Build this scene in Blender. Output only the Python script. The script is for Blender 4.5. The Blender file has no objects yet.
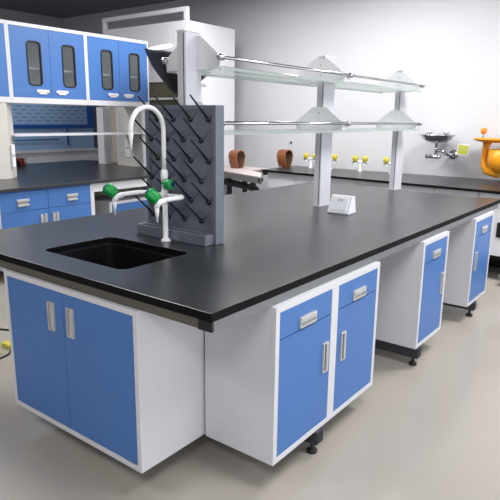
import bpy, bmesh, math, random
from mathutils import Vector, Matrix
random.seed(7)
PI = math.pi
scn = bpy.context.scene
COL = scn.collection

# ------------------------------------------------------------ materials
def srgb(r, g, b):
    f = lambda c: (c/255/12.92) if c/255 <= .04045 else ((c/255+.055)/1.055)**2.4
    return (f(r), f(g), f(b), 1)
def mat(name, col, rough=.5, metal=0., spec=.5, noise=None, bump=None, coat=0., trans=0., ior=1.45, alpha=None, emit=None):
    m = bpy.data.materials.new(name); m.use_nodes = True
    nt = m.node_tree; b = nt.nodes['Principled BSDF']
    b.inputs['Base Color'].default_value = col
    b.inputs['Roughness'].default_value = rough
    b.inputs['Metallic'].default_value = metal
    b.inputs['Specular IOR Level'].default_value = spec
    b.inputs['Coat Weight'].default_value = coat
    b.inputs['Transmission Weight'].default_value = trans
    b.inputs['IOR'].default_value = ior
    if emit:
        b.inputs['Emission Color'].default_value = emit[0]; b.inputs['Emission Strength'].default_value = emit[1]
    if alpha is not None: b.inputs['Alpha'].default_value = alpha
    tc = nt.nodes.new('ShaderNodeTexCoord')
    if noise:
        sc, amt, rv = noise
        n = nt.nodes.new('ShaderNodeTexNoise'); n.inputs['Scale'].default_value = sc; n.inputs['Detail'].default_value = 5
        nt.links.new(tc.outputs['Object'], n.inputs['Vector'])
        mx = nt.nodes.new('ShaderNodeMix'); mx.data_type = 'RGBA'; mx.blend_type = 'MULTIPLY'
        rp = nt.nodes.new('ShaderNodeValToRGB')
        rp.color_ramp.elements[0].position = .3; rp.color_ramp.elements[1].position = .7
        rp.color_ramp.elements[0].color = (1-amt,)*3+(1,); rp.color_ramp.elements[1].color = (1, 1, 1, 1)
        nt.links.new(n.outputs['Fac'], rp.inputs['Fac'])
        mx.inputs['Factor'].default_value = 1; mx.inputs['A'].default_value = col
        nt.links.new(rp.outputs['Color'], mx.inputs['B']); nt.links.new(mx.outputs['Result'], b.inputs['Base Color'])
        if rv:
            mr = nt.nodes.new('ShaderNodeMapRange'); mr.inputs['To Min'].default_value = rough-rv; mr.inputs['To Max'].default_value = rough+rv
            nt.links.new(n.outputs['Fac'], mr.inputs['Value']); nt.links.new(mr.outputs['Result'], b.inputs['Roughness'])
    if bump:
        n2 = nt.nodes.new('ShaderNodeTexNoise'); n2.inputs['Scale'].default_value = bump[0]
        nt.links.new(tc.outputs['Object'], n2.inputs['Vector'])
        bp = nt.nodes.new('ShaderNodeBump'); bp.inputs['Strength'].default_value = bump[1]; bp.inputs['Distance'].default_value = .002
        nt.links.new(n2.outputs['Fac'], bp.inputs['Height']); nt.links.new(bp.outputs['Normal'], b.inputs['Normal'])
    return m
M = {
 'top':   mat('black phenolic worktop', (.020, .022, .026, 1), .29, spec=1.0, noise=(3, .15, .03), bump=(900, .06)),
 'topedge': mat('black worktop edge', (.004, .004, .005, 1), .6, spec=.15, noise=(9, .1, 0)),
 'fascia': mat('grey painted steel frame', srgb(118, 120, 126), .42, noise=(20, .06, .03)),
 'dsteel': mat('dark grey painted steel', srgb(52, 54, 60), .45, noise=(20, .1, .05)),
 'black': mat('black plastic', (.012, .012, .014, 1), .45, noise=(30, .1, 0)),
 'white': mat('white coated steel', srgb(216, 216, 222), .38, noise=(2.5, .025, .03)),
 'blue':  mat('blue coated steel', srgb(73, 118, 184), .38, noise=(2.5, .05, .03)),
 'gap':   mat('dark seam', (.01, .02, .05, 1), .8, noise=(9, .1, 0)),
 'silver': mat('brushed silver pull', srgb(205, 205, 205), .35, metal=.4, noise=(60, .1, .05)),
 'dish':  mat('silver pull recess', srgb(172, 172, 172), .45, metal=.3, noise=(60, .1, .05)),
 'alu':   mat('white aluminium post', srgb(208, 208, 216), .4, noise=(5, .03, .03)),
 'rackwhite': mat('white bracket plate', srgb(232, 232, 236), .4, noise=(5, .03, 0)),
 'steel': mat('polished stainless steel', srgb(205, 207, 210), .18, metal=1, noise=(20, .06, .04)),
 'glass': mat('frosted shelf glass', srgb(186, 198, 195), .15, spec=.5, alpha=.5, noise=(4, .03, 0)),
 'pane':  mat('cabinet window glass', srgb(120, 126, 130), .06, alpha=.3, noise=(4, .03, 0)),
 'drygrey': mat('grey moulded rack plastic', srgb(112, 118, 131), .36, noise=(14, .12, .05)),
 'peg':   mat('dark grey peg', srgb(30, 32, 38), .4, noise=(14, .1, 0)),
 'tapwhite': mat('white epoxy tap coating', srgb(238, 238, 242), .28, noise=(14, .02, 0)),
 'green': mat('green tap knob', srgb(18, 152, 72), .3, noise=(30, .1, 0)),
 'teal':  mat('dark blue knob cap', srgb(22, 60, 110), .35, noise=(30, .1, 0)),
 'plastic': mat('white plastic', srgb(236, 237, 245), .35, noise=(30, .02, 0)),
 'floor': mat('glossy beige epoxy floor', srgb(172, 166, 158), .17, spec=.5, noise=(.9, .07, .05), bump=(6, .05)),
 'wall':  mat('white painted wall', srgb(206, 207, 212), .7, noise=(1.5, .02, 0), bump=(120, .05)),
 'wallleft': mat('shade-toned grey wall', srgb(165, 166, 170), .7, noise=(1.5, .03, 0)),  # the left wall's weaker light is put into this darker grey
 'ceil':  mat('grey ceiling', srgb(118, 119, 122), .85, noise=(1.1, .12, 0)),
 'wood':  mat('reddish brown bent wood', srgb(150, 92, 58), .4, noise=(25, .35, .05)),
 'woodin': mat('dark inner wood', srgb(112, 78, 48), .5, noise=(25, .35, .05)),
 'yellow': mat('yellow valve knob', srgb(214, 200, 70), .4, noise=(30, .1, 0)),
 'orange': mat('orange yellow coating', srgb(236, 158, 30), .33, noise=(12, .08, .04)),
 'orangehead': mat('orange spray cap', srgb(228, 140, 50), .4, noise=(12, .08, 0)),
 'tag':   mat('yellow green sign', srgb(205, 208, 90), .5, noise=(40, .15, 0)),
 'offwhite': mat('off white steel', srgb(206, 203, 198), .5, noise=(3, .04, 0)),
 'endbeam': mat('warm grey end beam', srgb(92, 87, 80), .45, noise=(20, .08, 0)),  # near end beam, darker and warmer than the other beams
 'beige': mat('beige panel', srgb(188, 178, 164), .5, noise=(3, .05, 0)),
 'olive': mat('olive tinted sash', srgb(92, 88, 70), .25, noise=(3, .15, .05)),
 'pink':  mat('pale pink sheet', srgb(200, 184, 184), .5, noise=(6, .12, 0)),
 'tabgrey': mat('grey table edge', srgb(122, 120, 118), .5, noise=(10, .1, 0)),
 'dblue': mat('deep blue trim', srgb(30, 84, 165), .4, noise=(10, .1, 0)),
 'paleblue': mat('pale blue steel panel', srgb(150, 182, 220), .45, noise=(3, .06, 0)),
 'red':   mat('red plastic', srgb(170, 40, 40), .4, noise=(30, .1, 0)),
 'lamp':  mat('lit fill lamp diffuser', (.9, .9, .9, 1), .5, noise=(5, .01, 0), emit=((1, 1, 1, 1), 4)),
 'sinkblack': mat('black sink resin', (.006, .006, .007, 1), .5, spec=.25, noise=(8, .1, 0)),
 'slot': mat('slot blue', srgb(88, 118, 160), .6, noise=(9, .1, 0)),
 'foot':  mat('black rubber foot', (.015, .015, .015, 1), .55, noise=(30, .1, 0)),
}

# ------------------------------------------------------------ mesh helpers
class MB:
    def __init__(s): s.bm = bmesh.new(); s.mats = []
    def mi(s, m):
        if m not in s.mats: s.mats.append(m)
        return s.mats.index(m)
    def _add(s, verts, faces, m, smooth=False):
        vs = [s.bm.verts.new(v) for v in verts]; k = s.mi(m)
        for f in faces:
            try: fc = s.bm.faces.new([vs[i] for i in f])
            except ValueError: continue
            fc.material_index = k; fc.smooth = smooth
        return vs
    def box(s, x0, x1, y0, y1, z0, z1, m):
        v = [(x, y, z) for x in (x0, x1) for y in (y0, y1) for z in (z0, z1)]
        s._add(v, [(0,1,3,2),(4,6,7,5),(0,4,5,1),(2,3,7,6),(0,2,6,4),(1,5,7,3)], m); return s
    def prism(s, poly, axis, a0, a1, m):
        """poly: 2D points; axis the extruded one; remaining axes in xyz order"""
        n = len(poly); o = []
        for a in (a0, a1):
            for p in poly:
                q = list(p); q.insert('xyz'.index(axis), a); o.append(tuple(q))
        f = [tuple(range(n))[::-1], tuple(range(n, 2*n))]+[(i, (i+1) % n, n+(i+1) % n, n+i) for i in range(n)]
        s._add(o, f, m); return s
    def tube(s, pts, r, m, n=14, cap=True, closed=False):
        pts = [Vector(p) for p in pts]
        rs = r if isinstance(r, (list, tuple)) else [r]*len(pts)
        k = len(pts); rings = []; ref = None
        for i, p in enumerate(pts):
            a = pts[i-1] if (i or closed) else p; b = pts[(i+1) % k] if (i < k-1 or closed) else p
            t = (b-a).normalized() if (b-a).length > 1e-9 else (pts[-1]-pts[0]).normalized()
            if ref is None: ref = t.orthogonal().normalized()
            ref = (ref-t*ref.dot(t))
            ref = ref.normalized() if ref.length > 1e-6 else t.orthogonal().normalized()
            u = t.cross(ref)
            rings.append([tuple(p+(ref*math.cos(q)+u*math.sin(q))*rs[i]) for q in [2*PI*j/n for j in range(n)]])
        V = [v for rg in rings for v in rg]; F = []
        for i in range(k if closed else k-1):
            for j in range(n):
                a, b = i*n, ((i+1) % k)*n
                F.append((a+j, a+(j+1) % n, b+(j+1) % n, b+j))
        vs = s._add(V, F, m, True)
        if cap and not closed:
            kk = s.mi(m)
            for rg in (vs[:n][::-1], vs[-n:]):
                f = s.bm.faces.new(rg); f.material_index = kk
        return s
    def lathe(s, prof, c, m, axis=(0, 0, 1), n=24):
        ax = Vector(axis).normalized(); u = ax.orthogonal().normalized(); w = ax.cross(u); c = Vector(c)
        V = []; F = []
        for r, h in prof:
            for j in range(n):
                q = 2*PI*j/n; V.append(tuple(c+ax*h+(u*math.cos(q)+w*math.sin(q))*max(r, 1e-4)))
        for i in range(len(prof)-1):
            for j in range(n): F.append((i*n+j, i*n+(j+1) % n, (i+1)*n+(j+1) % n, (i+1)*n+j))
        s._add(V, F, m, True); return s
    def plate_hole(s, outer, inner, axis, a0, a1, m, mside=None):
        """flat plate with one hole; outer / inner 2D loops, extruded on axis a0..a1"""
        def P(p, a): q = list(p); q.insert('xyz'.index(axis), a); return q
        k = s.mi(m)
        loops = {}
        for a in (a0, a1):
            lo = [s.bm.verts.new(P(p, a)) for p in outer]; li = [s.bm.verts.new(P(p, a)) for p in inner]
            es = [s.bm.edges.new((L[i], L[(i+1) % len(L)])) for L in (lo, li) for i in range(len(L))]
            r = bmesh.ops.triangle_fill(s.bm, edges=es, use_beauty=True)
            for g in r['geom']:
                if isinstance(g, bmesh.types.BMFace): g.material_index = k
            loops[a] = (lo, li)
        ks = s.mi(mside or m)
        for q in (0, 1):
            A, B = loops[a0][q], loops[a1][q]
            for i in range(len(A)):
                f = s.bm.faces.new((A[i], A[(i+1) % len(A)], B[(i+1) % len(A)], B[i])); f.material_index = ks
        return s
    def build(s, name, parent=None, bevel=0):
        bmesh.ops.recalc_face_normals(s.bm, faces=s.bm.faces)
        me = bpy.data.meshes.new(name); s.bm.to_mesh(me); s.bm.free()
        for m in s.mats: me.materials.append(M[m])
        o = bpy.data.objects.new(name, me); COL.objects.link(o)
        if parent: o.parent = parent
        if bevel:
            b = o.modifiers.new('bevel', 'BEVEL'); b.width = bevel; b.segments = 2; b.limit_method = 'ANGLE'; b.angle_limit = .9
        return o
def rrect(u0, u1, v0, v1, r, n=6):
    pts = []
    for cx, cy, a in ((u1-r, v1-r, 0), (u0+r, v1-r, PI/2), (u0+r, v0+r, PI), (u1-r, v0+r, 3*PI/2)):
        for i in range(n+1):
            q = a+PI/2*i/n; pts.append((cx+r*math.cos(q), cy+r*math.sin(q)))
    return pts
def arc(c, r, a0, a1, n, f):
    return [f(c[0]+r*math.cos(a0+(a1-a0)*i/n), c[1]+r*math.sin(a0+(a1-a0)*i/n)) for i in range(n+1)]
def thing(name, label, cat, loc=(0, 0, 0), rz=0, group=None):
    o = bpy.data.objects.new(name, None); COL.objects.link(o); o.empty_display_size = .1
    o.location = loc; o.rotation_euler = (0, 0, rz); return tag(o, label, cat, group)
def tag(o, label, cat, group=None):
    o['label'] = label; o['category'] = cat
    if group: o['group'] = group
    return o
def struct(o): o['kind'] = 'structure'; return o
def dup(root, loc=None, rz=None, label=None, group=None):
    r = root.copy(); COL.objects.link(r)
    if loc is not None: r.location = loc
    if rz is not None: r.rotation_euler = (0, 0, rz)
    if label: r['label'] = label
    if group: r['group'] = group
    for ch in list(root.children):
        c = ch.copy(); COL.objects.link(c); c.parent = r
        for g in list(ch.children):
            d = g.copy(); COL.objects.link(d); d.parent = c
    return r

# ------------------------------------------------------------ room shell
X0, X1, Y0, Y1, ZC = -8.08, 4.0, -4.5, 5.2, 3.17
struct(MB().box(X0-.1, X1+.1, Y0-.1, Y1+.1, -.1, 0, 'floor').build('floor'))
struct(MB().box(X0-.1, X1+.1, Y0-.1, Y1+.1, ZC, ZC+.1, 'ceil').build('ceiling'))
struct(MB().box(X0-.1, X1+.1, Y1, Y1+.1, 0, ZC, 'wall').build('wall_back'))
struct(MB().box(X0-.1, X0, Y0-.1, Y1, 0, ZC, 'wallleft').build('wall_left'))

struct(MB().box(X0-.1, X1+.1, Y0-.1, Y0, 0, ZC, 'wallleft').build('wall_front'))

# ------------------------------------------------------------ pulls and cabinet builder
def pull(parent, u, z, w, h, y=0.):
    """recessed metal pull, local front faces -Y; centred on u,z"""
    b = MB()
    u0, u1, z0, z1 = u-w/2, u+w/2, z-h/2, z+h/2
    t = min(w, h)*.17
    b.plate_hole(rrect(u0, u1, z0, z1, t*.6, 3), rrect(u0+t, u1-t, z0+t, z1-t, t*.5, 3), 'y', y-.009, y, 'silver')
    b.box(u0+t*.8, u1-t*.8, y-.003, y-.0005, z0+t*.8, z1-t*.8, 'dish')
    if w > h: b.box(u0+t, u1-t, y-.012, y-.006, z+h*.02, z1-t*.6, 'silver')
    else:     b.box(u0+w*.52, u1-t*.6, y-.012, y-.006, z0+t, z1-t, 'silver')
    o = b.build('handle', parent, .001); return o
def carcass(parent, w, d, z0, z1, rim=.02, ft=.02, hollow=False, dividers=(), name='body'):
    """white box, front plane y=0, extends to y=d; face frame of depth ft"""
    b = MB()
    if hollow:
        t = .018
        b.box(0, t, ft, d, z0, z1, 'white').box(w-t, w, ft, d, z0, z1, 'white')
        b.box(t, w-t, ft, d, z0, z0+t, 'white').box(t, w-t, d-t, d, z0+t, z1, 'white')
    else: b.box(0, w, ft, d, z0, z1, 'white')
    b.box(0, rim, 0, ft, z0, z1, 'white').box(w-rim, w, 0, ft, z0, z1, 'white')
    b.box(rim, w-rim, 0, ft, z0, z0+rim, 'white').box(rim, w-rim, 0, ft, z1-rim, z1, 'white')
    for a, c in dividers: b.box(a, c, 0, ft, z0+rim, z1-rim, 'white')
    return b.build(name, parent, .0012)
def front(parent, name, u0, u1, z0, z1, m='blue', y0=.001, y1=.0195):
    b = MB().box(u0, u1, y0, y1, z0, z1, m)
    return b.build(name, parent, .0015)

ZB, ZT = .12, .784          # underside and top of the hung cabinets
XF = .021                   # front plane of the long-side cabinets
# ---- sink cabinet, faces the camera
sc_ = thing('sink_cabinet', 'wide two-door blue and white cabinet under the sink end of the worktop', 'cabinet', (-1.244, -.014, 0))
W_ = .895
carcass(sc_, W_, .68, ZB, ZT-.001, .022, .02, True)
for nm, a, c, hu in (('door', .024, .4385, .362), ('door', .4415, W_-.024, .495)):
    d = front(sc_, nm, a, c, ZB+.026, ZT-.024)
    pull(d, hu, .645, .046, .128, .001)
# ---- double cabinet on the long side
def longcab(y0, w, depth, label, cols):
    t = thing('base_cabinet', label, 'cabinet', (XF, y0, 0), PI/2, 'drawer cabinets hung along the long side of the island')
    div = [(cols[i][1]+.001, cols[i+1][0]-.001) for i in range(len(cols)-1)]
    carcass(t, w, depth, ZB, ZT-.001, .026, .02, False, div)
    for a, c, hs in cols:
        dr = front(t, 'drawer', a+.001, c-.001, .645, ZT-.022)
        pull(dr, (a+c)/2, .676, min(.125, (c-a)*.32), .047, .001)
        do = front(t, 'door', a+.001, c-.001, ZB+.024, .641)
        hu = c-.045 if hs > 0 else a+.055
        pull(do, hu, .457, .042, .14, .001)
    return t
longcab(.341, .903, .358, 'double blue drawer cabinet nearest the worktop corner, two drawers over two doors', ((.026, .425, 1), (.485, .877, -1)))
longcab(1.837, .437, .55, 'single blue drawer cabinet in the middle of the long side, over a black foot beam', ((.03, .407, 1),))
longcab(2.844, .482, .55, 'single blue drawer cabinet at the far right end of the island', ((.03, .452, -1),))

# ---- frame
fr = thing('island_bench', 'dark grey steel bench frame with foot beams under the island worktop', 'bench')
L, W = 3.578, 1.825
MB().box(-.06, -.001, .012, L-.07, ZT, .818, 'fascia').build('side_beam', fr, .001)['label'] = 'grey side beam below the worktop edge'
MB().box(-W+.001, -W+.06, .012, L-.07, ZT, .818, 'fascia').build('side_beam', fr, .001)
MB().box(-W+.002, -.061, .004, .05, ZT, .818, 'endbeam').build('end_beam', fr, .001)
MB().box(-W+.06, -.06, L-.12, L-.07, ZT, .818, 'fascia').build('end_beam', fr, .001)
MB().box(-.061, -.0005, .0005, .0125, ZT-.001, .818, 'black').build('end_cap', fr, .001)['label'] = 'black end cap at the near corner'
for yy in (.66, 1.85, 2.99):
    y0 = yy
    MB().box(-W+.05, .03, y0, y0+.06, .055, .119, 'dsteel').box(.0302, .034, y0+.003, y0+.057, .058, .116, 'black').build('foot_beam', fr, .002)
    MB().box(-.945, -.885, y0+.03, y0+.09, .119, ZT, 'dsteel').build('leg', fr, .002) if yy > 1 else MB().box(-.945, -.885, .69, .72, .119, ZT, 'dsteel').build('leg', fr, .002)
    for fx in (-.005, -W+.09):
        MB().lathe([(0, 0), (.024, 0), (.025, .012), (.012, .02), (.009, .022), (.009, .056), (0, .056)], (fx, y0+.03, 0), 'foot', n=16).build('levelling_foot', fr)

# ---- worktop with sink hole
S = (-1.212, -.635, .166, .576)
wt = MB().plate_hole([(-W, 0), (0, 0), (0, L), (-W, L)], rrect(*S, .045), 'z', .819, .85, 'top', 'topedge').build('worktop', None, .0025)
tag(wt, 'long matt black island worktop with a sink cut-out', 'worktop')
# ---- sink basin
sk = thing('sink', 'black rectangular sink bowl sunk in the island worktop', 'sink')
b = MB()
e = .004
loops = []
for ins, z in ((-e, .8185), (.002, .81), (.008, .60), (.03, .565), (.12, .556)):
    loops.append([(x, y, z) for x, y in rrect(S[0]+ins, S[1]-ins, S[2]+ins, S[3]-ins, max(.045-ins*.2, .005))])
n_ = len(loops[0])
F_ = [(i*n_+j, i*n_+(j+1) % n_, (i+1)*n_+(j+1) % n_, (i+1)*n_+j) for i in range(len(loops)-1) for j in range(n_)]
F_.append(tuple(range((len(loops)-1)*n_, len(loops)*n_)))
b._add([v for l in loops for v in l], F_, 'sinkblack')
bo = b.build('bowl', sk); so = bo.modifiers.new('solid', 'SOLIDIFY'); so.thickness = .006; so.offset = 1
MB().lathe([(0, .003), (.03, .003), (.04, .006), (.045, .001), (.045, 0)], (-.945, .37, .557), 'steel', n=20).build('drain', sk)

# ------------------------------------------------------------ lab tap
tp = thing('laboratory_tap', 'white gooseneck laboratory tap with green knobs behind the sink', 'tap', (-.909, .683, .85))
b = MB().lathe([(0, 0), (.026, 0), (.026, .006), (.016, .014), (.0135, .02), (.0135, .36), (0, .36)], (0, 0, 0), 'tapwhite')
b.build('column', tp)
b = MB().lathe([(.0, .195), (.018, .195), (.018, .26), (.0, .26)], (0, 0, 0), 'tapwhite').lathe([(0, .30), (.0165, .30), (.019, .335), (.0165, .36), (.0125, .365), (0, .365)], (0, 0, 0), 'tapwhite')
b.tube([(0, 0, .29), (.025, 0, .292)], .011, 'tapwhite').build('valve_body', tp)
R_ = .104
pts = [(0, 0, .36), (0, 0, .45), (0, 0, .56)]+[(0, -R_+R_*math.cos(q), .56+R_*math.sin(q)) for q in [PI*i/16 for i in range(1, 17)]]+[(0, -2*R_, .54)]
MB().tube(pts, .0115, 'tapwhite').lathe([(0, .0), (.005, 0), (.006, .03), (.012, .065), (.0125, .08), (0, .08)], (0, -2*R_, .468), 'tapwhite', n=16).build('gooseneck_spout', tp)
def knob(parent, c, ax, r=.027, l=.058):
    b = MB(); n = 20; ax = Vector(ax).normalized(); u = ax.orthogonal().normalized(); w = ax.cross(u)
    V = []; prof = [(.006, 0), (r*.7, .003), (r*.97, l*.14), (r, l*.5), (r*.95, l*.88), (r*.7, l), (.001, l)]
    for rr, h in prof:
        for j in range(n):
            k = 1-(.14 if j % 4 in (0,) else 0); q = 2*PI*j/n
            V.append(tuple(Vector(c)+ax*h+(u*math.cos(q)+w*math.sin(q))*rr*k))
    b._add(V, [(i*n+j, i*n+(j+1) % n, (i+1)*n+(j+1) % n, (i+1)*n+j) for i in range(len(prof)-1) for j in range(n)], 'green', True)
    b.lathe([(r*.5, l*.96), (r*.48, l*1.04), (0, l*1.05)], c, 'teal', ax, 16)
    o = b.build('knob', parent); o['label'] = 'green knob'; return o
knob(tp, (.012, -.008, .292), (1, -.12, .08), .027, .058)
for s in (1, -1):
    d = .15
    pth = [(0, 0, .236), (s*.06, -.012, .238), (s*(d-.035), -.012, .24)]+[(s*(d-.035+.035*math.sin(q)), -.012-.035+.035*math.cos(q), .241) for q in [PI/2*i/6 for i in range(1, 7)]]+[(s*d, -.1, .241), (s*d, -.165, .240)]
    arm = MB().tube(pth, .0115, 'tapwhite').tube([(s*d, -.15, .238), (s*d, -.19, .232), (s*d, -.197, .21)], [.015, .015, .013], 'tapwhite')
    arm.lathe([(0, 0), (.0045, 0), (.006, .03), (.008, .032), (.010, .05), (.0115, .08), (0, .08)], (s*d, -.197, .14), 'tapwhite', n=14)
    a = arm.build('side_arm', tp)
    knob(a, (s*d-.004, -.185, .242), (-.35, -.55, .60), .03, .066)

# ------------------------------------------------------------ glassware drying rack
dr = thing('drying_rack', 'grey pegboard glassware drying rack standing behind the tap', 'drying rack')
px0, px1, py = -1.14, -.65, .775
b = MB().box(px0+.02, px1-.02, py+.012, py+.06, .90, 1.525, 'drygrey')
b.box(px0, px0+.022, py, py+.062, .851, 1.527, 'drygrey').box(px1-.022, px1, py, py+.062, .851, 1.527, 'drygrey').box(px0+.022, px1-.022, py+.006, py+.062, 1.505, 1.527, 'drygrey').box(px0+.022, px1-.022, py+.012, py+.062, .851, .90, 'drygrey')
pegs = []
for r in range(6):
    z = 1.462-.1*r
    for k in range(4):
        x = -.705-.118*k-(.048 if r % 2 else 0)
        if x < px0+.026: continue
        pegs.append((x, z))
        for s in (1, -1):
            p0 = Vector((x+s*.006, py+.01, z+.002)); p1 = Vector((x+s*.052, py+.012, z+.048))
            b.tube([p0, (p0+p1)/2+Vector((0, -.004, 0)), p1], [.006, .005, .001], 'drygrey', 8)
b.build('back_panel', dr, .004)
for x, z in pegs:
    m_ = MB().tube([(x, py+.012, z-.004), (x, py-.112, z+.104), (x, py-.118, z+.110)], [.0052, .0042, .002], 'peg', 10)
    m_.lathe([(0, 0), (.013, 0), (.0145, .012), (.008, .018), (0, .018)], (x, py+.014, z-.006), 'peg', (0, -.8, .6), 14)
    m_.build('peg', dr)
b = MB()
tx0, tx1, ty0, ty1 = -1.16, -.665, .712, .775
b.box(tx0, tx1, ty0, ty1, .851, .862, 'drygrey')
for q in ((tx0, tx1, ty0, ty0+.008), (tx0, tx0+.008, ty0+.008, ty1), (tx1-.008, tx1, ty0+.008, ty1), (tx0+.008, tx1-.008, ty1-.008, ty1)):
    b.box(*q, .862, .905, 'drygrey')
b.build('drip_tray', dr, .003)

# ------------------------------------------------------------ reagent rack
rk = thing('reagent_rack', 'tall white two-tier reagent rack on the island centre line', 'rack')
PX0, PX1 = -.965, -.912
RX, RW = -.94, .19
for i, y in enumerate((.845, 2.222, 3.553)):
    yb = y+(.152 if i else .12)
    b = MB().prism([(PX0, y), (PX1-.012, y), (PX1-.008, y+.006), (PX1-.003, y+.006), (PX1, y+.012), (PX1, yb), (PX0, yb)], 'z', .8505, 1.885, 'alu')
    b.box(PX0-.003, PX1+.003, y-.003, yb+.003, 1.885, 1.893, 'rackwhite')
    b.box(PX1-.0125, PX1-.0085, y-.0006, y+.004, .86, 1.88, 'dsteel')
    b.box(PX0-.006, PX1+.006, y-.004, yb+.004, .8505, .855, 'alu').build('post', rk, .001)
    yc = y+(.078 if i else .085)
    for z in (1.745, 1.425):
        b = MB()
        for yy in ((y-.005, y-.001),) if i else ((yc-.002, yc+.002),):
            b.prism([(RX-RW+.006, z-.038), (RX+RW-.006, z-.038), (RX+RW, z-.01), (RX+RW, z+.022), (RX+.055, z+.125), (RX-.055, z+.125), (RX-RW, z+.022), (RX-RW, z-.01)], 'y', yy[0], yy[1], 'rackwhite')
            for sz in (z+.02, z+.085): b.lathe([(0, 0), (.006, 0), (.005, .003), (0, .003)], (RX, yy[0] if yy[0] < y else yy[1], sz), 'dish', (0, -1 if yy[0] < y else 1, 0), 10)
        br = b.build('bracket', rk, .001)
        for s in (1, -1):
            MB().lathe([(0, -.022), (.014, -.022), (.017, -.012), (.017, .012), (.014, .022), (0, .022)], (RX+s*(RW+.002), yc, z+.016), 'steel', (0, 1, 0), 16).box(RX+s*(RW-.012)-.004, RX+s*(RW-.012)+.004, (y-.002 if i else yc-.004), yc, z-.03, z+.02, 'alu').build('clamp', br)
yA, yB = .88, 3.63
for z in (1.745, 1.425):
    MB().box(RX-RW+.01, PX0-.004, yA+.05, yB, z-.038, z-.028, 'glass').box(PX1+.004, RX+RW-.01, yA+.05, yB, z-.038, z-.028, 'glass').build('glass_shelf', rk, .001)['label'] = 'greenish glass shelf'
    for s in (1, -1):
        MB().tube([(RX+s*RW, yA+.05, z+.016), (RX+s*RW, yB, z+.016)], .0085, 'steel', 12).build('rail', rk)
        MB().box(RX+s*(RW-.004)-.004, RX+s*(RW-.004)+.004, yA+.05, yB, z-.044, z-.028, 'glass').build('shelf_edge', rk, .001)
# ------------------------------------------------------------ desktop outlet box
ob = thing('outlet_box', 'small white wedge-shaped socket box on the worktop by the middle rack post', 'socket box', (-.65, 2.02, .8505), .05)
b = MB().prism([(0, 0), (.12, 0), (.095, .118), (.06, .118), (0, .012)], 'x', -.08, .08, 'plastic')
b.build('housing', ob, .006)
sl = math.atan2(.106, .06)
b = MB().box(-.058, .058, -.004, .003, .012, .108, 'plastic')
pl = b.build('face_plate', ob, .003); pl.rotation_euler = (-(PI/2-sl), 0, 0); pl.location = (0, -.001, .012)
b = MB()
for s in (-1, 1): b.box(s*.011-.003, s*.011+.003, -.0055, -.0035, .078, .096, 'black')
sb = b.build('socket_slots', pl)
# ------------------------------------------------------------ left wall-side bench
BX = -3.45
lb = tag(MB().box(-5.78, BX, .2, 3.85, .822, .85, 'top').build('worktop', None, .002), 'black worktop of the long bench behind the island, at the left', 'worktop')
def leftcab(y0, label):
    t = thing('base_cabinet', label, 'cabinet', (BX-.025, y0, 0), PI/2, 'blue base cabinets of the rear left bench')
    b = MB().box(0, .96, .02, .6, .12, .821, 'white')
    b.box(0, .96, 0, .02, .81, .821, 'dblue').box(0, .96, 0, .02, .12, .135, 'white').box(0, .008, 0, .02, .135, .81, 'white').box(.952, .96, 0, .02, .135, .81, 'white')
    b.build('body', t, .001)
    for a, c, h in ((.009, .478, 1), (.482, .951, -1)):
        d = front(t, 'drawer', a, c, .637, .809); 
        q = MB().box((a+c)/2-h*.02-.062, (a+c)/2-h*.02+.062, -.014, .001, .722, .745, 'silver').box((a+c)/2-h*.02-.05, (a+c)/2-h*.02+.05, -.006, .001, .700, .722, 'dish').box((a+c)/2-h*.02-.055, (a+c)/2-h*.02+.055, -.016, .001, .682, .700, 'silver')
        q.build('handle', d, .002)
        d = front(t, 'door', a, c, .138, .633)
        u = c-.06 if h > 0 else a+.06
        MB().box(u-.032, u-.012, -.014, .001, .49, .59, 'silver').box(u-.012, u+.012, -.006, .001, .50, .58, 'dish').box(u+.012, u+.032, -.014, .001, .49, .59, 'silver').build('handle', d, .002)
    return t
leftcab(1.2, 'blue drawer cabinet of the rear left bench, beside the open knee space')
ap = MB().box(BX-.07, BX-.03, 2.20, 3.83, .735, .821, 'white').box(BX-.07, BX-.03, 3.80, 3.83, .0, .735, 'white').box(BX-1.2, BX-.07, 3.80, 3.83, 0, .821, 'white').box(BX-1.2, BX-1.17, 1.3, 3.8, 0, .821, 'beige').box(BX-.07, BX-.03, 2.165, 2.20, .0, .821, 'white')
tag(ap.build('knee_space_frame', None, .001), 'white apron and end panels around the open knee space of the rear bench', 'bench frame')
# second double row supports the back half
tag(MB().box(-5.7, -4.75, .35, 3.78, .12, .821, 'white').box(-5.6, -4.85, .45, 3.7, 0, .12, 'black').build('back_to_back_cabinet', None, .002), 'white cabinet row under the far half of the rear left bench', 'cabinet')
pd = thing('mobile_pedestal', 'low white and blue pedestal cabinet parked in the knee space', 'cabinet', (-3.6, 2.48, 0), PI/2)
carcass(pd, .75, .5, .06, .59, .03, .02, False)
front(pd, 'door', .031, .719, .091, .559)
for x in (.06, .69):
    for y in (.06, .44): MB().lathe([(.0, 0), (.02, 0), (.025, .02), (.02, .06), (0, .06)], (x, y, 0), 'foot', n=12).build('caster', pd)
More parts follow.
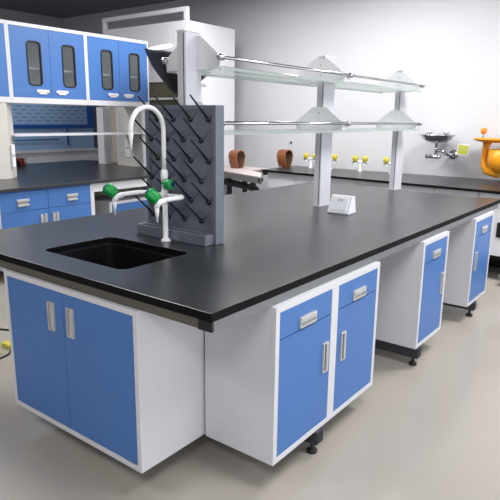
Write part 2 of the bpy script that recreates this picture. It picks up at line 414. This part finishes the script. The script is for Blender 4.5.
# rack over the left bench
lr = thing('bench_rack', 'white upright rack carrying the wall cupboards over the rear bench', 'rack')
def slots(b, x, y0, y1, z0, z1, n, axis):
    for i in range(n):
        z = z0+(z1-z0)*i/(n-1)
        for k in (0, 1):
            yy = y0+(y1-y0)*k
            if axis == 'x': b.box(x, x+.0015, yy-.009, yy+.009, z, z+.007, 'gap')
            else: b.box(yy-.009, yy+.009, x-.0015, x, z, z+.007, 'gap')
b = MB().prism([(-4.62, 1.50), (-4.215, 1.50), (-4.205, 1.76), (-4.35, 1.90), (-4.62, 1.90)], 'z', .8505, 1.588, 'offwhite')
slots(b, -4.21, 1.56, 1.64, .98, 1.5, 16, 'x')
b.build('post', lr, .004)
b = MB().box(-4.74, -4.29, 3.58, 3.68, .8505, 1.588, 'offwhite').box(-4.295, -4.265, 3.57, 3.69, .8505, 1.588, 'white').box(-4.76, -4.74, 3.57, 3.69, .8505, 1.588, 'white')
slots(b, 3.5805, -4.70, -4.66, .98, 1.5, 16, 'y')
b.build('post', lr, .002)
MB().box(-5.13, -5.0, 3.55, 3.68, .8505, 1.588, 'white').build('post', lr, .002)
MB().box(-4.60, -4.22, 1.85, 3.65, 1.262, 1.282, 'white').build('middle_shelf', lr, .002)
for x, y, ax in ((-4.2, 1.80, 'a'), (-4.52, 3.575, 'b')):
    for z in (1.015, 1.135):
        if ax == 'a': m_ = MB().box(-4.335, -4.255, 1.80, 1.835, z-.05, z+.05, 'plastic').box(-4.31, -4.28, 1.796, 1.80, z-.02, z+.02, 'dish')
        else: m_ = MB().box(-4.60, -4.51, 3.566, 3.579, z-.05, z+.05, 'plastic').box(-4.575, -4.535, 3.563, 3.566, z-.02, z+.02, 'rackwhite')
        o = m_.build('socket', lr, .003); o['label'] = 'white power socket'
        if ax == 'a': o.location = (.07, -.03, 0)
# glazed wall cupboards
def glazed(y0, label, first=None):
    if first: return dup(first, (-4.2, y0, 0), PI/2, label)
    t = thing('glazed_cupboard', label, 'cupboard', (-4.2, y0, 0), PI/2, 'blue glazed cupboards over the rear left bench')
    w, z0, z1 = .906, 1.59, 2.355
    b = MB(); k = .02
    b.box(0, k, 0, .4, z0, z1, 'white').box(w-k, w, 0, .4, z0, z1, 'white').box(k, w-k, 0, .4, z0, z0+.055, 'white').box(k, w-k, 0, .4, z1-.035, z1, 'white').box(k, w-k, .385, .4, z0+.055, z1-.035, 'white')
    b.build('body', t, .002)
    MB().box(k+.001, w-k-.001, .06, .384, 1.925, 1.945, 'white').build('shelf', t, .001)
    for a, c, wc, hc in ((k+.002, w/2-.002, .275, .345), (w/2+.002, w-k-.002, .68, .575)):
        wu0, wu1, wv0, wv1 = wc-.074, wc+.074, 1.772, 2.19
        d = MB().plate_hole([(a, z0+.057), (c, z0+.057), (c, z1-.037), (a, z1-.037)], rrect(wu0, wu1, wv0, wv1, .035), 'y', .001, .02, 'blue').build('door', t)
        MB().plate_hole(rrect(wu0-.008, wu1+.008, wv0-.008, wv1+.008, .045), rrect(wu0+.004, wu1-.004, wv0+.004, wv1-.004, .033), 'y', -.005, .023, 'black').build('window_gasket', d)
        MB().prism(rrect(wu0+.001, wu1-.001, wv0+.001, wv1-.001, .035), 'y', .009, .013, 'pane').build('glass_pane', d)
        MB().box(hc-.07, hc+.07, -.014, .001, 1.70, 1.728, 'plastic').box(hc-.045, hc+.045, -.018, -.014, 1.705, 1.715, 'silver').box(hc-.045, hc+.045, -.012, .001, 1.684, 1.70, 'plastic').build('handle', d, .002)
    return t
g0 = glazed(1.825, 'blue glazed double cupboard in the middle of the three over the rear bench')
glazed(2.7325, 'blue glazed double cupboard at the right end of the row, nearest the drying rack', g0)
glazed(.9175, 'blue glazed cupboard cut off by the left edge of the picture', g0)
# little basket
bk = thing('wire_basket', 'small dark and red basket on the rear bench under the cupboards', 'basket', (-5.42, 2.52, .85))
b = MB()
for z in (.008, .05, .1): b.tube([(-.1, -.08, z), (.1, -.08, z), (.1, .08, z), (-.1, .08, z)], .004, 'black', 6, closed=True)
for i in range(6):
    for s in (-1, 1): b.tube([(-.1+.04*i, s*.08, .006), (-.1+.04*i, s*.08, .1)], .003, 'black', 6); b.tube([(s*.1, -.08+.032*i, .006), (s*.1, -.08+.032*i, .1)], .003, 'black', 6)
b.build('wire_frame', bk)
MB().box(-.085, .085, -.065, .0, .01, .085, 'black').build('dark_block', bk, .004)
MB().box(-.08, .08, .01, .07, .01, .095, 'red').build('red_block', bk, .006)

# ------------------------------------------------------------ things along the left wall
cw = thing('side_counter', 'long white low counter along the left wall under the blue cabinet', 'counter')
MB().box(-7.6, -7.0, 1.2, 5.0, .1, .90, 'white').box(-7.55, -7.06, 1.2, 5.0, 0, .1, 'black').build('body', cw, .002)
MB().box(-7.65, -6.96, 1.15, 5.05, .90, .94, 'white').build('top', cw, .003)
bc = thing('blue_cabinet', 'pale blue slotted steel cabinet with dark blue trim on the side counter', 'cabinet')
b = MB().box(-7.5, -7.0, 2.6, 4.92, .941, 2.0, 'paleblue')
for r in range(5):
    for k in range(10):
        b.box(-7.0, -6.998, 3.35+.16*k+(.08 if r % 2 else 0), 3.45+.16*k+(.08 if r % 2 else 0), 1.385+.055*r, 1.397+.055*r, 'slot')
for k in range(9): b.box(-7.0, -6.998, 3.4+.13*k, 3.46+.13*k, 1.17, 1.182, 'slot')
b.build('body', bc, .003)
MB().box(-7.0, -6.96, 2.7, 4.9, 1.275, 1.335, 'dblue').box(-7.0, -6.96, 4.80, 4.9, 1.335, 1.98, 'dblue').build('trim', bc, .003)['label'] = 'dark blue trim'
MB().tube([(-6.96, 3.2, 1.10), (-6.96, 4.2, 1.10)], .008, 'dblue', 8).tube([(-6.98, 4.38, 1.0), (-6.98, 4.38, 1.27)], .012, 'dblue', 8).build('pull_rail', bc)

# ------------------------------------------------------------ fume hood
fh = thing('fume_hood', 'large white fume hood with a frame on its roof behind the rack', 'fume hood')
hx0, hx1, hy0, hy1, hz = -5.35, -3.79, 3.89, 4.80, 2.6
b = MB().box(hx0, hx1, hy0+.03, hy1, 0.001, hz, 'white').box(hx0, hx1, hy0, hy0+.03, 1.90, hz, 'white').box(hx0, hx0+.08, hy0, hy0+.03, .001, 1.90, 'white').box(hx1-.08, hx1, hy0, hy0+.03, .001, 1.90, 'white').box(hx0+.08, hx1-.08, hy0, hy0+.03, .001, .8, 'white')
b.build('body', fh, .004)
MB().box(hx0+.082, hx1-.082, hy0+.008, hy0+.028, .802, 1.60, 'beige').build('lower_panel', fh, .002)['label'] = 'beige lower panel'
sh = MB().box(hx0+.082, hx1-.082, hy0+.012, hy0+.028, 1.60, 1.898, 'olive').build('sash', fh, .002); sh['label'] = 'olive tinted sash'
MB().box(hx0+.082, hx1-.082, hy0-.004, hy0+.012, 1.685, 1.71, 'white').box(hx0+.082, hx1-.082, hy0-.004, hy0+.012, 1.598, 1.615, 'white').build('sash_rail', sh, .002)
b = MB().box(hx0-.0, hx1, hy0, hy0+.05, hz+.10, hz+.15, 'white').box(hx1-.05, hx1, hy0, hy0+.05, hz, hz+.10, 'white').box(hx0, hx0+.05, hy0, hy0+.05, hz, hz+.10, 'white')
b.build('roof_frame', fh, .002)
# funnel hood
fu = thing('extraction_funnel', 'black bowl-shaped extraction funnel with a white disc in front of the fume hood', 'funnel', (-3.40, 3.40, 2.14))
b = MB()
ax = Vector((.17, 0, 1)).normalized()
prof = [(.05, -.42), (.11, -.38), (.22, -.27), (.32, -.16), (.385, -.05), (.41, .0), (.405, .006), (.37, -.05), (.28, -.15), (.18, -.25), (.05, -.33), (.0, -.33)]
b.lathe([(0, -.42)]+prof, (0, 0, 0), 'black', ax, 40).build('bowl', fu)
MB().lathe([(0, 0), (.14, 0), (.145, .012), (.14, .024), (0, .024)], (-.23, -.1, .065), 'rackwhite', (.05, -.3, 1), 28).tube([(-.23, -.1, .07), (-.23, -.1, -.12)], .01, 'steel', 8).build('disc', fu)['label'] = 'white disc'
MB().tube([(-.1, .05, -.3), (-.1, .25, -.3), (-.1, .488, -.3)], .02, 'rackwhite', 12).build('support_arm', fu)

# ------------------------------------------------------------ side table
tb = thing('work_table', 'grey-edged work table with a pale pink sheet in front of the back wall', 'table')
tp_ = [(-2.45, 3.61), (-2.76, 4.06), (-3.02, 4.20), (-3.02, 4.62), (-3.72, 4.62), (-3.72, 4.08)]
MB().prism(tp_, 'z', .775, .845, 'tabgrey').build('table_top', tb, .004)
MB().box(-.03, .005, -.03, .03, -.02, .02, 'dsteel').build('corner_clip', tb, .004).location = (-2.475, 3.645, .817)
MB().prism([(-2.48, 3.64), (-2.77, 4.04), (-3.04, 4.19), (-3.04, 4.6), (-3.70, 4.6), (-3.70, 4.10)], 'z', .845, .851, 'pink').build('cover_sheet', tb, .002)['label'] = 'pale pink sheet'
for x, y in ((-3.66, 4.14), (-2.75, 3.86), (-3.66, 4.54), (-3.4, 4.54)):
    MB().box(x-.025, x+.025, y-.025, y+.025, 0, .775, 'dsteel').build('leg', tb, .003)
MB().prism([(-2.58, 3.76), (-2.80, 4.0), (-3.62, 4.45), (-3.62, 4.18)], 'z', .66, .70, 'black').build('under_shadow', tb, .003)  # black sheet stands in for the dark shadow under the table

# ------------------------------------------------------------ back wall bench
fb = thing('wall_bench', 'long white bench with a thin black top along the back wall', 'bench')
BR = -.10; fb.location = (-1.5, 4.25, 0); fb.rotation_euler = (0, 0, BR)
def loc_(x, y):
    dx, dy = x+1.5, y-4.25; return (dx*math.cos(-BR)-dy*math.sin(-BR), dx*math.sin(-BR)+dy*math.cos(-BR))
MB().prism([loc_(-3.05, 4.405), loc_(-3.05, 5.19), loc_(3.0, 5.19), loc_(3.0, 3.80)], 'z', .825, .85, 'top').box(-1.52, 4.3, -.0015, .0, .826, .846, 'topedge').build('bench_top', fb)
for i in range(6):
    x0 = -1.48+.88*i
    MB().box(x0+.001, x0+.879, .06, .72, .24, .824, 'white').build('cabinet_body', fb, .003)
    for k in (0, 1):
        MB().box(x0+.005+.436*k, x0+.435+.436*k, .044, .059, .245, .78, 'white').box(x0+.005+.436*k, x0+.435+.436*k, .044, .059, .784, .82, 'white').build('door', fb, .002)
MB().box(-1.4, 3.7, .40, .68, .12, .24, 'black').box(-1.4, 3.7, .6, .68, 0.0, .12, 'black').build('plinth', fb, .002)
for x in (-1.3, .1, 1.50, 2.9):
    MB().box(x-.03, x+.03, -.1, .59, .055, .11, 'fascia').lathe([(0, 0), (.024, 0), (.025, .012), (.009, .02), (.009, .056), (0, .056)], (x, -.06, 0), 'foot', n=14).build('foot_beam', fb, .002)
MB().box(1.36, 1.52, .034, .043, .42, .56, 'black').build('vent_panel', fb, .003)['label'] = 'black vent panel'

# bent wood loops
def loop(loc, rz, label):
    t = thing('bent_wood_loop', label, 'wooden loop', loc, rz, 'bent wood loops')
    r, h, wd, th = .078, .225, .15, .010
    pin = []
    out = [(-.035, 0)]+[(-.066, .08)]+arc((0, h-r), r, PI, 0, 14, lambda a, c: (a, c))+[(.066, .08), (.035, 0)]
    inn = [(-.035+th, 0), (-.066+th, .08)]+arc((0, h-r), r-th, PI, 0, 14, lambda a, c: (a, c))+[(.066-th, .08), (.035-th, 0)]
    b = MB(); n = len(out)
    V = [(x, y, z) for y in (-wd/2, wd/2) for L_ in (out, inn) for x, z in L_]
    F = []
    for i in range(n-1):
        F += [(i, i+1, n+i+1, n+i), (2*n+i, 3*n+i, 3*n+i+1, 2*n+i+1)]
    b._add(V, F+[(0, n, 3*n, 2*n), (n-1, 3*n-1, 4*n-1, 2*n-1)], 'wood')
    b._add(V, [(i, 2*n+i, 2*n+i+1, i+1) for i in range(n-1)], 'wood', True)
    b._add(V, [(n+i, n+i+1, 3*n+i+1, 3*n+i) for i in range(n-1)], 'woodin', True)
    b.build('bent_strip', t)
    MB().box(-.024, .024, -.04, .04, 0, .03, 'black').build('base_clip', t, .003)
    return t
l0 = loop((-3.36, 4.32, .8515), 1.4, 'bent brown wood loop on the pink-topped table beside the drying rack')
loop((-3.04, 4.93, .8505), 1.4, 'bent reddish wood loop on the left end of the back wall bench')

# gas cocks
gc = thing('twin_gas_cock', 'twin yellow-knobbed gas cock left of the middle rack post', 'gas tap', (-2.70, 5.03, .8505), 0, 'twin gas cocks on the back wall bench')
MB().lathe([(0, 0), (.03, 0), (.03, .008), (.012, .014), (.011, .115), (0, .115)], (0, 0, 0), 'tapwhite', n=16).tube([(-.11, 0, .115), (.11, 0, .115)], .016, 'tapwhite', 10).tube([(-.055, -.03, .08), (-.055, 0, .112)], [.006, .011], 'tapwhite', 8).tube([(.055, -.03, .08), (.055, 0, .112)], [.006, .011], 'tapwhite', 8).build('stand', gc)
for s in (-1, 1):
    MB().lathe([(0, 0), (.026, 0), (.034, .010), (.034, .055), (.028, .064), (0, .065)], (s*.066, -.004, .122), 'yellow', (0, -.25, 1), 14).build('knob', gc)['label'] = 'yellow knob'
for x, lb_ in ((-2.41, 'twin yellow-knobbed gas cock just right of the middle rack post'), (-1.995, 'twin yellow-knobbed gas cock midway between the middle and far rack posts'), (-1.59, 'yellow-knobbed gas cock half hidden by the far rack post')):
    dup(gc, (x, 5.03, .8505), 0, lb_)

# steel eyewash
ew = thing('eyewash_basin', 'stainless steel wall-mounted eyewash bowl with a yellow tag', 'eyewash', (-1.05, 4.95, 1.05))
MB().lathe([(0, .170), (.05, .173), (.10, .186), (.15, .215), (.178, .255), (.190, .262), (.190, .270), (.178, .268), (.145, .235), (.09, .21), (0, .2)], (0, 0, 0), 'steel', n=36).build('bowl', ew)
for s in (-1, 1):
    MB().tube([(0, 0, .19), (s*.05, 0, .21), (s*.09, 0, .23), (s*.095, 0, .29)], .009, 'steel', 10).lathe([(0, .0), (.024, 0), (.036, .02), (.036, .034), (.026, .044), (.0, .047)], (s*.095, 0, .27), 'silver', n=16).build('spray_head', ew)
MB().tube([(0, 0, .17), (0, 0, .03)], .017, 'steel', 14).tube([(-.11, -.01, .03), (.02, 0, .03), (.05, 0, .03)], [.022, .022, .02], 'steel', 14).tube([(.0, 0, .10), (.06, 0, .095), (.12, .03, .06), (.12, .24, .05)], .018, 'steel', 12).lathe([(0, 0), (.05, 0), (.05, .012), (0, .012)], (.12, .248, .05), 'steel', (0, -1, 0), 18).build('pipe', ew)
MB().tube([(.09, 0, .09), (.14, -.02, .07), (.19, -.03, .055)], [.008, .007, .009], 'steel', 8).build('push_handle', ew)
b = MB().box(-.062, .062, -.003, .003, -.062, .062, 'plastic').box(-.05, .05, -.005, -.003, -.05, .05, 'tag')
o = b.build('sign_tag', ew); o.location = (.275, .05, .115); o.rotation_euler = (0, .12, .1); o['label'] = 'square yellow-green tag'
MB().tube([(.275, .055, .115), (.17, .13, .08), (.12, .2, .05)], .004, 'steel', 6).build('tag_bracket', ew)

# orange eyewash
ow = thing('eyewash_basin', 'orange-yellow eyewash station at the right edge on the back wall', 'eyewash', (-.45, 4.93, .9))
MB().lathe([(0, .35), (.08, .352), (.17, .368), (.20, .382), (.20, .396), (.18, .397), (.1, .38), (0, .378)], (.0, 0, 0), 'orange', n=36).build('tray', ow)
for s in (-1, 1):
    MB().tube([(s*.11, 0, .385), (s*.11, 0, .45)], .007, 'steel', 8).build('riser', ow)
    MB().lathe([(0, 0), (.02, 0), (.032, .02), (.032, .045), (.02, .06), (0, .062)], (s*.11, 0, .44), 'orangehead', n=16).build('spray_head', ow)['label'] = 'orange spray cap'
MB().tube([(-.06, 0, .365), (-.07, 0, .31), (-.08, 0, .2), (-.075, 0, .12), (-.04, 0, .06), (.05, 0, .04), (.1, 0, .04)], [.05, .034, .03, .034, .04, .045, .045], 'orange', 16).tube([(0, 0, .05), (0, .26, .05)], .03, 'orange', 14).build('pipe', ow)
MB().lathe([(0, .0), (.08, .02), (.135, .07), (.155, .13), (.155, .25), (.145, .25), (.13, .15), (0, .05)], (.12, -.02, .035), 'orange', n=32).build('bowl', ow)

# floor cable
cb = thing('floor_cable', 'loose black cable with a yellow plug on the floor left of the sink cabinet', 'cable', (-2.15, .5, 0))
MB().tube([(-.35, .1, .006), (-.22, .16, .006), (-.12, .1, .006), (-.05, .0, .006), (.03, -.02, .008), (.1, -.1, .006), (.13, -.22, .006)], .006, 'black', 8).build('cord', cb)
MB().box(-.07, .03, -.05, .0, .0, .03, 'yellow').tube([(.02, -.025, .015), (.06, -.03, .012)], .008, 'yellow', 8).build('plug', cb, .006)['label'] = 'yellow plug'
MB().tube([(-.2, .0, .005), (-.1, -.06, .006), (0, -.1, .005), (.05, -.12, .005)], .005, 'yellow', 8).build('wire', cb)['label'] = 'yellow wire'

# small marks on the wall
for x, z, r, lb_ in ((-3.12, 1.155, .014, 'small dark hook on the back wall above the bent wood loop'),):
    tag(MB().lathe([(0, 0), (r, 0), (r, .02), (r*.6, .028), (0, .028)], (x, 5.2, z), 'dsteel', (0, -1, 0), 12).build('wall_hook'), lb_, 'hook')

# ------------------------------------------------------------ added fill lamps at the ceiling (out of frame) and daylight
k_ = 0
names_ = {0: 'near', 1: 'far'}
def lamp(x, y, w, d, power, label):
    t = thing('fill_light', label, 'added fill light', (x, y, ZC), 0, 'rectangular added fill lights')
    MB().plate_hole([(-w/2-.03, -d/2-.03), (w/2+.03, -d/2-.03), (w/2+.03, d/2+.03), (-w/2-.03, d/2+.03)], [(-w/2, -d/2), (w/2, -d/2), (w/2, d/2), (-w/2, d/2)], 'z', -.06, -.001, 'white').build('frame', t)
    MB().box(-w/2, w/2, -d/2, d/2, -.045, -.03, 'lamp').build('diffuser', t)
    ld = bpy.data.lights.new('lamp', 'AREA'); ld.shape = 'RECTANGLE'; ld.size = w; ld.size_y = d; ld.energy = power; ld.color = (1, .985, .96)
    lo = bpy.data.objects.new('lamp_glow', ld); COL.objects.link(lo); lo.location = (0, 0, -.07); lo.parent = t
    return t
lamp(.9, 3.3, 1.2, .6, 92, 'added fill light nearest the back wall, out of the picture')
lamp(1.4, .6, 1.2, .6, 48, 'added fill light over the aisle right of the island')
lamp(1.4, -2.4, 1.2, .6, 42, 'added fill light behind the photographer')
lamp(-1.6, -2.0, 1.2, .6, 26, 'added fill light in front of the sink end')
lamp(-1.4, 3.9, 1.2, .6, 32, 'added fill light close to the back wall above the island end')
lamp(-2.7, 3.2, 1.2, .6, 66, 'added fill light above the gap between the island and the fume hood')
lamp(-5.6, 1.2, .6, 1.2, 60, 'added fill light over the far side of the rear bench')
lamp(-2.6, .8, 1.2, .6, 38, 'added fill light over the aisle left of the island')

w = bpy.data.worlds.new('World'); scn.world = w; w.use_nodes = True
bg = w.node_tree.nodes['Background']; bg.inputs['Color'].default_value = (.90, .95, 1.0, 1); bg.inputs['Strength'].default_value = 1.7

# ------------------------------------------------------------ camera
cam = bpy.data.cameras.new('camera'); co = bpy.data.objects.new('camera', cam); COL.objects.link(co)
yaw, pit, rol = -.6505, .22975, .0121
f = Vector((math.sin(yaw)*math.cos(pit), math.cos(yaw)*math.cos(pit), -math.sin(pit)))
r = Vector((math.cos(yaw), -math.sin(yaw), 0)); u = r.cross(f)
r2 = math.cos(rol)*r+math.sin(rol)*u; u2 = -math.sin(rol)*r+math.cos(rol)*u
mm = Matrix((( r2.x, u2.x, -f.x, 1.1424), (r2.y, u2.y, -f.y, -1.2993), (r2.z, u2.z, -f.z, 1.4674), (0, 0, 0, 1)))
co.matrix_world = mm
cam.sensor_width = 36; cam.lens = 562.64/500*36; cam.clip_start = .05; cam.clip_end = 60
scn.camera = co
scn.view_settings.view_transform = 'Standard'; scn.view_settings.look = 'None'
scn.view_settings.gamma = 1; scn.view_settings.exposure = 0
try: scn.view_settings.use_curve_mapping = False
except Exception: pass
scn.cycles.use_denoising = True
scn.cycles.max_bounces = 8; scn.cycles.transmission_bounces = 8
